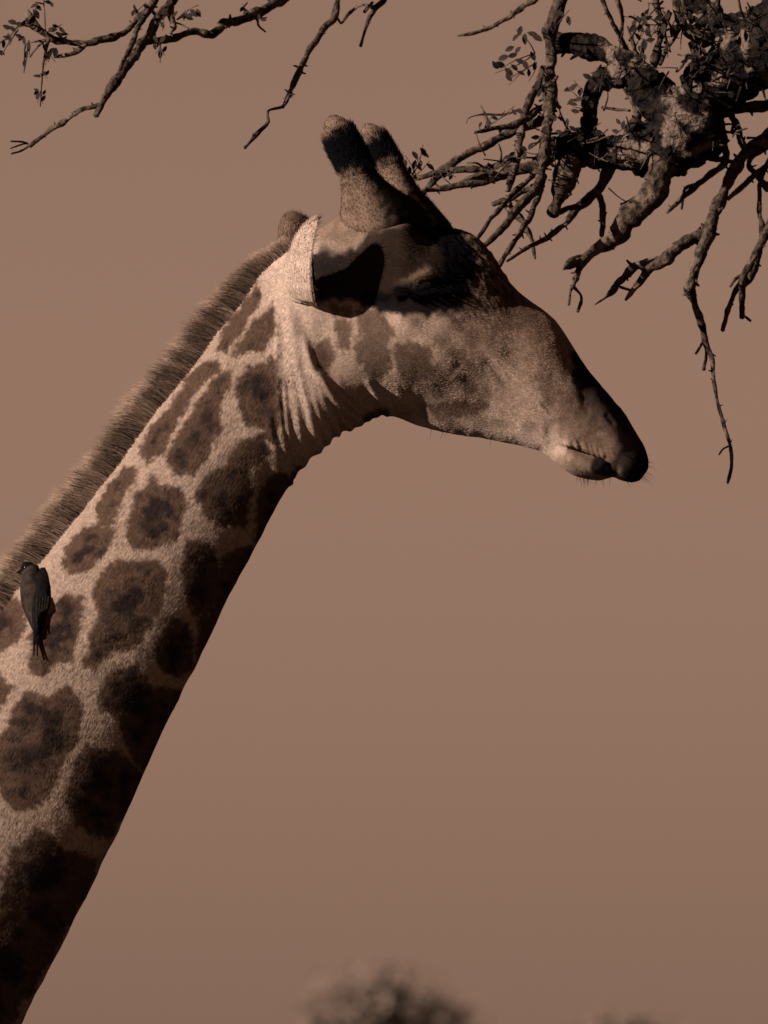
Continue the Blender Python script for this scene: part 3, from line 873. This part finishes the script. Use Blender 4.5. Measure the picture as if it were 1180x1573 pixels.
for x0, x1, y1 in ((54, 52, 1007), (57, 57.5, 1008), (60, 59, 985), (55, 54.5, 990)):
    v_, f_ = lofted([(x0, 960, BD, 3.5), ((x0+x1)/2, 980, BD, 2.2), (x1, y1, BD, 1.1)], 6, 0)
    link('tail_feather', mesh_from('tail_feather', v_, f_), M_bird, bird)
for x0, y0, x1, y1 in ((42, 930, 33, 946), (48, 938, 40, 950)):
    v_, f_ = lofted([(x0, y0, BD, 2.5), ((x0+x1)/2 - 1, (y0+y1)/2, BD+6, 1.6), (x1, y1, BD+16, 1.6)], 6, 0)
    lg = link('leg', mesh_from('bird_leg', v_, f_), M_beak, bird)
    for dx in (-6, 0, 5):
        v_, f_ = lofted([(x1, y1, BD+16, 1.3), (x1+dx, y1-7, BD+19, .8)], 5, 0)
        link('claw', mesh_from('claw', v_, f_), M_beak, lg)

# ------------------------------------------------------------------ overhanging tree
tree = empty('overhanging_tree', (2.9, 1.2, 0), 'gnarled tree whose dark knobbly branches and sparse leaves hang over the giraffe', 'tree')
def depth(x, y):
    return .55 + .30*(fbm(np.array([[x/260, y/260]]), 2, 70)[0] - .5)*2
def branch(pts, name='branch', dy=0.0, mat=None, rough=.16, seed=None, knobs=True):
    """pts (px, py, radius px); dy is how far the free end leaves the plane of its root"""
    global _bs
    _bs += 1
    pts = np.array(pts, float)
    n0 = len(pts)
    plen = np.linalg.norm(np.diff(pts[:, :2], axis=0), axis=1).sum()
    n = int(max(8, min(200, plen / 2.6)))
    p4 = np.array([(x, y, r, (depth(x, y) + dy*k/max(1, n0-1))/S) for k, (x, y, r) in enumerate(pts)])
    a = catmull(p4[:, [0, 1, 3, 2]], n)
    r = np.maximum(a[:, 3]*np.where(a[:, 3] > 14, 1.0, .88), .7)
    # crooked growth and swellings
    q = np.stack([np.arange(n)*plen/n/22, np.full(n, _bs*3.7)], -1)
    env = np.sin(np.linspace(0, math.pi, n))
    a[:, 0] += (fbm(q, 2, 1) - .5)*np.minimum(r*1.3, 7)*env; a[:, 1] += (fbm(q, 2, 2) - .5)*np.minimum(r*1.3, 7)*env
    r = r*(1 + .35*(fbm(q*1.7, 2, 3) - .5)*2)
    path = P(a[:, 0], a[:, 1], 0) * 0
    path = P(a[:, 0], a[:, 1], a[:, 2]*S)
    sides = int(np.clip(r.max()*1.6 + 5, 6, 56))
    v_, f_ = tube(path, r*S, sides, rough, _bs, 26 if r.max() < 14 else 14)
    parts_ = [(v_, f_)]
    if knobs and plen > 40:
        for _ in range(int(plen/22)):
            k = random.randrange(2, n-2)
            if r[k] < 2: continue
            an = random.uniform(0, 2*math.pi)
            dv = np.array([math.cos(an), random.uniform(-.6, .2), math.sin(an)]); dv /= np.linalg.norm(dv)
            ro = path[k] + dv*r[k]*S*.5
            lg_ = random.uniform(.5, 1.1)*r[k]*S + random.uniform(2, 5)*S
            pp = np.array([ro, ro + dv*lg_*.6, ro + dv*lg_])
            pp = catmull(pp, 5)
            rr = np.linspace(min(r[k]*.45, 5), min(r[k]*.2, 1.6), 5)*S
            vk, fk = tube(pp, rr, 6, .2, k, 60)
            parts_.append((vk, fk))
    v2, f2, _ = merge(parts_)
    rm = pts[:, 2].max()
    return link(name, mesh_from(name, v2, f2), mat or (M_bark if name == 'limb' else M_twig), tree)
_bs = 0
# trunk and the limbs above the frame
tp = catmull(np.array([(2.9, 1.2, -.3, .34), (2.86, 1.15, 1.2, .27), (2.7, 1.0, 2.6, .24), (2.3, .8, 3.8, .2), (1.6, .65, 4.25, .15), (1.02, .58, 4.38, .085)]), 90)
v_, f_ = tube(tp[:, :3], tp[:, 3], 26, .14, 3, 7)
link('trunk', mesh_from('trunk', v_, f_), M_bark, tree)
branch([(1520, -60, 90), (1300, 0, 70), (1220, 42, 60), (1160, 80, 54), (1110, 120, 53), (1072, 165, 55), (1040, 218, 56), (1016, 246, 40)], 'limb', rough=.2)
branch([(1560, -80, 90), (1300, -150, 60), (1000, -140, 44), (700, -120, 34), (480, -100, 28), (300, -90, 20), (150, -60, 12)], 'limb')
branch([(1010, 150, 30), (985, 118, 26), (955, 92, 22), (915, 76, 19), (880, 68, 20), (853, 66, 18)], 'limb', .02)
branch([(1060, 205, 44), (1015, 225, 38), (965, 232, 32), (920, 232, 28), (880, 228, 24), (850, 224, 18)], 'limb', -.02)
branch([(1075, 150, 34), (1030, 165, 30), (1000, 150, 30), (985, 120, 24)], 'limb', -.03)
branch([(960, 110, 22), (925, 125, 19), (908, 150, 15), (905, 185, 14), (903, 225, 16)], 'limb')
branch([(1180, 70, 40), (1128, 52, 20), (1098, 28, 18), (1070, 0, 20), (1030, -60, 24), (1000, -140, 26)], 'limb', .03)
BR = [
 ([(952,112,9),(972,148,9),(980,175,8),(966,200,10)], 0), ([(925,165,3),(968,170,3)], 0),
 ([(868,-30,11),(858,10,11),(848,42,10),(845,80,10.5),(845,140,11),(842,190,9.5),(834,239,9),(830,266,9),(824,287,9),(795,321,8),(771,352,6.5),(742,380,5.5)], -.12),
 ([(835,270,7),(826,305,6),(808,345,5.5),(784,381,5),(764,412,4.5)], -.10),
 ([(828,262,5.5),(790,297,5),(763,326,5),(735,364,3.6)], -.06),
 ([(822,286,6),(790,300,6),(757,314,5)], .06), ([(772,306,5),(787,323,8),(800,337,5.5),(814,362,4.5),(822,397,3)], .05),
 ([(940,245,15),(924,286,9),(902,308,8),(883,324,7),(868,342,5.5),(840,367,5),(818,376,3.6),(779,401,2.6)], .04),
 ([(836,105,8),(824,137,8),(813,158,7.5),(805,184,7),(798,223,7),(790,258,6.5),(780,292,5)], -.05),
 ([(850,162,6),(826,168,6),(811,181,6),(790,192,6),(758,198,4.5),(729,204,2.5)], -.05),
 ([(850,178,8),(805,196,8),(774,208,8.5),(735,229,7.5),(695,250,7),(681,261,7.5),(656,289,5.5),(634,315,3)], .08),
 ([(860,228,14),(824,253,13),(782,263,12),(737,276,9),(695,287,6),(654,293,3.5)], .06),
 ([(800,232,7),(787,242,6.5),(758,255,6),(737,268,6),(703,284,5)], .1), ([(752,260,5),(716,260,5.5),(690,262,5)], .04),
 ([(690,262,4),(648,271,4.5),(617,277,3)], .06),
 ([(850,-30,6),(821,0,5.5),(800,13,5),(769,34,4.5),(732,50,3.6),(703,55,2)], .05),
 ([(800,168,2),(774,176,2.2),(740,176,1.6),(721,181,1.1),(716,190,.8)], 0), ([(752,190,3.5),(744,172,2.4),(737,160,1)], 0),
 ([(900,232,22),(880,248,19),(868,276,17),(856,308,13),(850,326,12)], -.04), ([(850,326,6),(863,325,4.5),(884,316,4)], 0),
 ([(1040,215,32),(1027,237,25),(1012,272,20),(1004,295,22),(984,318,17),(964,338,17),(950,361,15),(921,379,9.5),(898,399,8.5),(886,425,5.5),(880,442,4.5)], -.08),
 ([(902,396,8),(884,402,10),(866,413,3)], -.1), ([(880,440,3),(876,448,2.4),(874,468,2)], -.08), ([(881,440,3),(893,455,2.6),(888,478,2.8)], -.08),
 ([(918,290,6),(926,327,5.5),(924,363,4.5)], 0), ([(988,298,5),(972,308,4.5),(954,314,3)], 0), ([(935,289,1.3),(950,302,1.3),(964,311,1.3)], 0),
 ([(1240,150,14),(1180,206,11),(1145,235,11),(1125,269,10),(1099,324,11),(1090,355,13),(1079,387,10),(1064,422,11),(1059,442,12),(1069,470,7),(1079,500,6.5),(1083,525,6),(1092,549,4.5),(1096,573,3.6),(1098,597,3.6),(1110,646,4),(1121,682,3.6),(1124,713,3.4),(1118,742,2.8)], -.1),
 ([(1084,528,4),(1084,548,3),(1081,567,4)], -.06), ([(1078,528,3),(1069,543,2.2)], -.06), ([(1123,684,1.6),(1112,689,1.8),(1105,698,1.8)], -.1),
 ([(1090,355,12),(1056,370,11),(1036,384,12),(1019,399,11),(996,416,8),(978,439,6),(961,461,3)], -.05),
 ([(1022,398,8),(996,404,8),(976,411,7.5),(955,430,7),(938,449,7.5),(930,457,3),(914,468,1)], -.02), ([(953,441,2.2),(971,446,2)], -.04),
 ([(1100,150,8),(1108,190,5.5),(1114,246,6),(1088,269,6),(1065,289,5),(1024,327,2.6)], .05), ([(1065,240,3.5),(1100,246,3.5),(1130,249,4)], .05),
 ([(1066,284,3.5),(1053,292,3.2),(1047,321,2.6)], .08), ([(1260,140,9),(1180,162,9),(1142,166,8),(1105,174,8),(1075,195,10)], 0),
 ([(1230,120,6),(1180,135,5),(1147,141,4.5),(1128,152,4),(1112,172,4)], .05), ([(1122,172,7),(1132,195,6.5),(1145,232,6)], -.05),
 ([(1185,240,5),(1171,270,5),(1166,315,4.5),(1172,358,5),(1164,405,4)], .06),
 ([(1220,290,9),(1180,350,8),(1163,384,7.5),(1143,422,7),(1140,451,5.5),(1140,488,4.5)], -.03), ([(1139,432,5),(1118,477,4.5),(1110,508,4)], -.05),
 ([(1142,421,4),(1128,430,3.4),(1122,440,3)], -.05), ([(1142,484,2.6),(1153,493,2.2)], -.03), ([(1172,350,6),(1164,395,6),(1158,415,9),(1143,440,3)], .02),
 ([(1240,215,7),(1180,255,6),(1158,270,5.5),(1118,306,3.6)], .05), ([(1180,222,8),(1150,250,5),(1168,275,6),(1182,290,9)], .07),
 ([(905,-40,4),(926,0,3.6),(938,28,4),(954,58,4.5),(966,84,5)], .03), ([(945,-30,5),(950,5,4.5),(956,30,3),(953,62,4)], .06),
 ([(964,40,2),(970,58,3),(978,84,5)], -.02), ([(1003,-40,7),(1010,10,7),(1018,43,8),(1012,70,8),(1004,104,9)], -.02),
 ([(1060,20,6),(1042,46,4),(1028,70,4),(1014,100,3)], -.03), ([(1050,-30,12),(1042,10,13),(1062,42,14),(1090,62,16)], .02),
 ([(1104,-20,5),(1102,10,4.5),(1094,30,5)], .05), ([(1066,65,10),(1070,90,10),(1066,118,9)], -.04), ([(1030,20,3),(1022,52,2.4),(1030,80,2)], -.05),
 ([(1190,35,5),(1150,50,3.5),(1125,62,4)], -.05), ([(1185,75,4),(1158,50,3),(1140,20,2.6),(1132,-15,2)], -.08),
 # left hand spray
 ([(560,-108,11),(480,-40,9),(433,0,7.5),(410,12,9),(392,20,10),(374,30,8),(346,38,9.5),(326,53,7.5),(300,48,7.5),(265,59,6.5),(236,63,6.5),(220,64,8)], .0),
 ([(330,-90,10),(290,-40,8),(265,0,8),(250,18,8.5),(223,60,9),(189,110,9),(168,139,8),(147,178,5)], -.04),
 ([(156,160,4),(145,164,4),(126,168,4.6),(100,184,5),(74,202,5.2),(46,224,4)], -.06), ([(48,222,2.4),(33,231,2),(18,236,2)], -.06), ([(46,223,2.4),(34,218,2),(17,217,1.4)], -.06), ([(40,220,1.6),(26,224,1.6),(16,228,1)], -.06),
 ([(262,-60,7),(240,0,7),(215,28,6.5),(194,46,6.5),(168,58,7),(131,67,6.5),(100,64,6),(84,62,7.5),(71,53,6.5),(50,38,5)], .05),
 ([(134,66,5),(113,81,4.6),(84,87,3.6)], .05), ([(60,45,5),(47,32,11),(42,18,5)], .05), ([(68,-20,1.3),(68,10,1.3),(70,50,1.5)], .0),
 ([(76,60,3),(70,76,3),(66,105,1.6),(62,164,1.1)], .0), ([(55,42,3),(30,40,2),(12,58,1.8),(-10,70,1.5)], .03), ([(82,62,3),(52,64,2),(40,68,1.8),(37,112,1)], .03), ([(70,62,2.4),(55,75,2),(46,88,1.6)], .03),
 ([(240,0,5),(228,15,5),(210,47,4.5),(200,73,4.5),(184,105,4)], -.08), ([(268,-10,6),(262,20,6),(266,38,7),(262,52,2)], -.03), ([(266,34,2),(280,38,1.4),(294,46,1.2)], -.03), ([(272,30,2),(283,22,1.4),(290,14,1)], -.03),
 ([(216,30,5),(209,20,4),(206,8,2)], .02), ([(388,20,3),(396,32,2.4),(398,40,2),(408,49,1.6)], -.02), ([(392,24,3),(404,28,2),(410,27,1.4)], -.02), ([(382,24,3),(374,12,2),(380,4,1.4)], -.02),
 ([(540,-112,10),(524,-40,7),(518,0,6),(515,28,6.5),(496,46,6),(476,78,6),(461,107,5.5),(450,130,5),(435,165,3)], .04),
 ([(446,146,3),(434,163,3),(411,170,2.6),(412,187,3.4),(398,202,4),(376,227,2.8)], .04), ([(460,104,2.4),(451,101,1.4)], .04),
 ([(660,-118,10),(620,-40,7),(590,0,5),(571,17,6),(563,40,3.6),(554,71,3.2)], .04), ([(572,10,3.4),(554,8,3.2),(537,20,3),(525,35,2.8),(518,28,2.4),(514,30,3)], .04), ([(572,4,2.4),(560,18,3.4)], .04),
]
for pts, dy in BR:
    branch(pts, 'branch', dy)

# leaves: one folded leaflet mesh shared by all
lu = np.linspace(0, 1, 7)
lw = np.array([.05, .30, .44, .47, .40, .24, .02])
lv = []
for u_, ww in zip(lu, lw):
    lv += [(u_, -ww/2*1.1, .10*ww + .05*math.sin(u_*3)), (u_, 0, .05*math.sin(u_*3) - .01), (u_, ww/2*1.1, .10*ww + .05*math.sin(u_*3))]
lv = np.array(lv)
lf = []
for k in range(6):
    for q in (0, 1):
        lf.append((k*3+q, (k+1)*3+q, (k+1)*3+q+1, k*3+q+1))
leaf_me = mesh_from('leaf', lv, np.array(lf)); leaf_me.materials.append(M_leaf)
twig_parts = []
def leaf(x, y, ang, size, q=None):
    o = bpy.data.objects.new('leaf', leaf_me); COL.objects.link(o); o.parent = tree
    dq = (q if q is not None else depth(x, y) - .12 + random.uniform(-.05, .05))
    p = P(x, y, dq)
    o.matrix_parent_inverse = tree.matrix_world.inverted()
    o.location = p
    o.rotation_mode = 'XYZ'
    o.rotation_euler = (math.radians(90) + random.uniform(-.75, .75), random.uniform(-.5, .5), 0)
    # tilt the leaf plane, then turn it in the hanging direction
    e = Vector((0, 1, 0))
    from mathutils import Matrix
    m = Matrix.Rotation(math.radians(-ang), 4, 'Y') @ Matrix.Rotation(random.uniform(-.45, .45), 4, 'Z') @ Matrix.Rotation(math.pi/2 + random.uniform(-.65, .65), 4, 'X')
    s_ = size*S*random.uniform(.95, 1.3)
    o.rotation_euler = m.to_euler(); o.scale = (s_, s_, s_)
def sprig(x0, y0, pts, size=16):
    """stem from x0,y0 with leaflets at pts (their middles)"""
    dq = depth(x0, y0) - .10
    for (x, y) in pts:
        ang = math.degrees(math.atan2(y - y0, x - x0)) + random.uniform(-35, 35)
        a = math.radians(ang)
        leaf(x - math.cos(a)*size*.5, y - math.sin(a)*size*.5, ang, size, dq + random.uniform(-.03, .03))
    # stems through the leaflets
    order = sorted(pts, key=lambda t: (t[0]-x0)**2 + (t[1]-y0)**2)
    far = order[-1]
    for tgt in (order[-1], order[-2] if len(order) > 2 else order[-1], order[len(order)//2]):
        c0 = P(np.array([x0, (x0+tgt[0])/2 + random.uniform(-4, 4), tgt[0]]), np.array([y0, (y0+tgt[1])/2 + random.uniform(-3, 3), tgt[1]]), np.array([depth(x0, y0), dq, dq]))
        twig_parts.append(tube(catmull(c0, 10), np.linspace(1.3, .6, 10)*S, 5))
sprig(822, 82, [(799,32),(792,46),(807,43),(795,66),(783,68),(774,84),(787,81),(769,105),(761,112)])
sprig(824, 96, [(783,121),(782,131),(800,100),(790,113),(800,118),(808,113),(819,100),(821,116),(812,125)], 14)
sprig(836, 60, [(826,68),(819,60),(837,34),(850,24),(874,16),(862,12),(845,36)], 17)
sprig(833, 140, [(821,129),(829,129),(826,116),(835,122)], 14)
sprig(908, 165, [(872,133),(882,124),(892,127),(877,147),(898,144),(889,150),(909,144),(880,164),(895,167),(883,174)], 15)
sprig(925, 115, [(915,118),(921,141),(903,124),(912,132)], 14)
sprig(632, 272, [(637,226),(650,222),(652,230),(636,239),(646,239),(644,249),(660,247),(632,263)], 14)
sprig(640, 274, [(629,249),(623,239),(616,245),(622,258),(606,239),(614,254),(608,262),(625,268)], 12)
sprig(640, 310, [(645,320),(653,317),(661,322),(660,333),(646,329)], 12)
sprig(676, 262, [(690,268),(700,272),(684,278),(692,282)], 11)
sprig(745, 196, [(752,185),(738,182),(760,178),(798,166),(790,163)], 11)
sprig(860, 168, [(855,150),(858,168),(850,186)], 11)
sprig(975, 75, [(975,22),(990,18),(983,30),(972,32),(996,40),(980,45),(990,52),(985,64),(1000,62)], 15)
sprig(1030, 45, [(1025,12),(1040,18),(1052,22),(1034,30),(1048,36),(1020,28),(1058,10),(1062,30),(1012,20),(1068,18)], 16)
sprig(1140, 60, [(1150,22),(1162,32),(1172,42),(1158,50),(1145,40),(1170,18),(1178,30),(1135,48),(1165,58)], 15)
sprig(1100, 85, [(1090,72),(1104,66),(1112,78),(1082,80),(1120,70)], 15)
sprig(1070, 90, [(1062,85),(1074,82),(1056,78),(1078,100),(1050,92)], 13)
sprig(905, 200, [(880,205),(868,200),(860,210),(872,218),(888,214)], 13)
sprig(965, 190, [(950,196),(958,206),(972,202),(945,206)], 13)
sprig(1130, 200, [(1125,212),(1136,190),(1142,222)], 10)
# clutter of short twigs and leaves round the knotted limbs
for (cx_, cy_, sx_, sy_, n_) in ((900, 228, 60, 30, 24), (990, 215, 80, 60, 12), (1060, 110, 80, 60, 10), (1030, 40, 60, 40, 26), (860, 240, 30, 50, 16), (1120, 90, 60, 60, 22), (960, 90, 70, 40, 14), (1150, 40, 40, 40, 16), (1120, 190, 60, 40, 10), (780, 260, 60, 30, 10)):
    for _ in range(n_):
        x, y = random.gauss(cx_, sx_*.5), random.gauss(cy_, sy_*.5)
        an = random.uniform(0, 2*math.pi); l_ = random.uniform(12, 44)
        x1, y1 = x + math.cos(an)*l_, y + math.sin(an)*l_
        mx, my = (x+x1)/2 + random.uniform(-4, 4), (y+y1)/2 + random.uniform(-4, 4)
        r_ = random.uniform(.8, 2.8)
        zz = depth(x, y) - random.uniform(.02, .09)
        c0 = P(np.array([x, mx, x1]), np.array([y, my, y1]), np.array([zz + .04, zz, zz - random.uniform(-.02, .05)]))
        twig_parts.append(tube(catmull(c0, 8), np.linspace(r_, r_*.5, 8)*S, 6, .2, n_, 60))
        if random.random() < .28:
            for q in range(random.randint(1, 3)):
                leaf(x1 + random.uniform(-7, 7), y1 + random.uniform(-7, 7), random.uniform(0, 360), 12, zz - random.uniform(.0, .04))
# left hand spray
sprig(52, 38, [(35,25),(50,18),(55,8),(60,3),(28,38),(20,38),(44,44)], 14)
sprig(70, 50, [(80,45),(90,45),(95,38),(86,36),(97,52)], 12)
sprig(28, 46, [(10,60),(15,70),(5,80),(20,52),(2,86),(12,46)], 12)
sprig(44, 62, [(30,62),(38,75),(40,95),(38,108),(45,85),(32,52)], 12)
sprig(70, 80, [(68,85),(75,95),(70,100),(85,95),(72,76),(80,86)], 13)
sprig(65, 115, [(73,120),(58,118),(70,112)], 10)
sprig(63, 140, [(55,142),(68,150),(58,158),(66,160),(56,134)], 10)
sprig(276, 26, [(283,12),(290,22),(297,12),(305,8),(292,25),(284,26),(300,18)], 13)
sprig(246, 64, [(240,72),(250,70),(238,83),(253,85),(246,97)], 13)
sprig(262, 8, [(255,28),(243,38),(270,30),(250,48),(236,30)], 11)
sprig(210, 20, [(205,10),(215,14),(225,4)], 11)
sprig(66, 6, [(54,3),(74,1),(80,-2)], 11)
sprig(394, 26, [(405,30),(398,36),(378,14),(372,6)], 10)
v_, f_, _ = merge(twig_parts)
link('leaf_stems', mesh_from('leaf_stems', v_, f_), M_twig, tree)['kind'] = 'stuff'

# ------------------------------------------------------------------ distant trees, out of focus
def far_tree(px, top_py, Yd, crown_w, label):
    tip = P(px, top_py, Yd)
    h_ = tip[2]
    t_ = empty('distant_tree', (tip[0], Yd, 0), label, 'tree', 'trees on the horizon far behind the giraffe')
    a = catmull(np.array([(tip[0]+.2, Yd, -.4, .28), (tip[0]-.1, Yd, h_*.3, .2), (tip[0]+.15, Yd, h_*.6, .13), (tip[0], Yd, h_*.92, .04)]), 30)
    v_, f_ = tube(a[:, :3], a[:, 3], 10, .1, 2, 3)
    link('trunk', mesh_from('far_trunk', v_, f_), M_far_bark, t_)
    clumps = []
    for k in range(26):
        u = random.random()**.7
        zz = h_*(.42 + .55*u); wmax = crown_w*(1 - .75*max(0, u-.25)**1.2)
        an = random.uniform(0, 6.283); rr = wmax*math.sqrt(random.random())
        clumps.append((tip[0] + rr*math.cos(an), Yd + rr*math.sin(an), zz))
        if k < 9:
            m0 = np.array([tip[0], Yd, zz*.72]); m1 = np.array(clumps[-1])
            bp = catmull(np.array([m0, (m0+m1)/2 + np.array([0, 0, -.15]), m1]), 10)
            v_, f_ = tube(bp, np.linspace(.07, .02, 10), 6)
            link('limb', mesh_from('far_limb', v_, f_), M_far_bark, t_)
    clumps.append((tip[0], Yd, h_ - .35))
    N = 9000
    ci = rng.integers(0, len(clumps), N)
    c0 = np.array(clumps)[ci] + rng.normal(size=(N, 3))*np.array([.36, .36, .26])
    a_ = rng.normal(size=(N, 3)); a_ /= np.linalg.norm(a_, axis=1)[:, None]
    b_ = np.cross(a_, rng.normal(size=(N, 3))); b_ /= np.linalg.norm(b_, axis=1)[:, None]
    s_ = .06 + .06*rng.random(N)
    V = np.stack([c0 - a_*s_[:, None], c0 + b_*s_[:, None]*.5, c0 + a_*s_[:, None], c0 - b_*s_[:, None]*.5], 1).reshape(-1, 3)
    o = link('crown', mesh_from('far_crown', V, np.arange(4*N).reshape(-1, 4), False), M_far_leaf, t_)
    o['kind'] = 'stuff'
far_tree(574, 1514, 180, 1.1, 'blurred dark tree top rising at the bottom edge, the tallest of its row')
far_tree(655, 1548, 185, 1.2, 'lower blurred tree top just right of the taller blurred one')
far_tree(968, 1578, 200, 1.3, 'small blurred tree top peeking over the bottom edge at right')
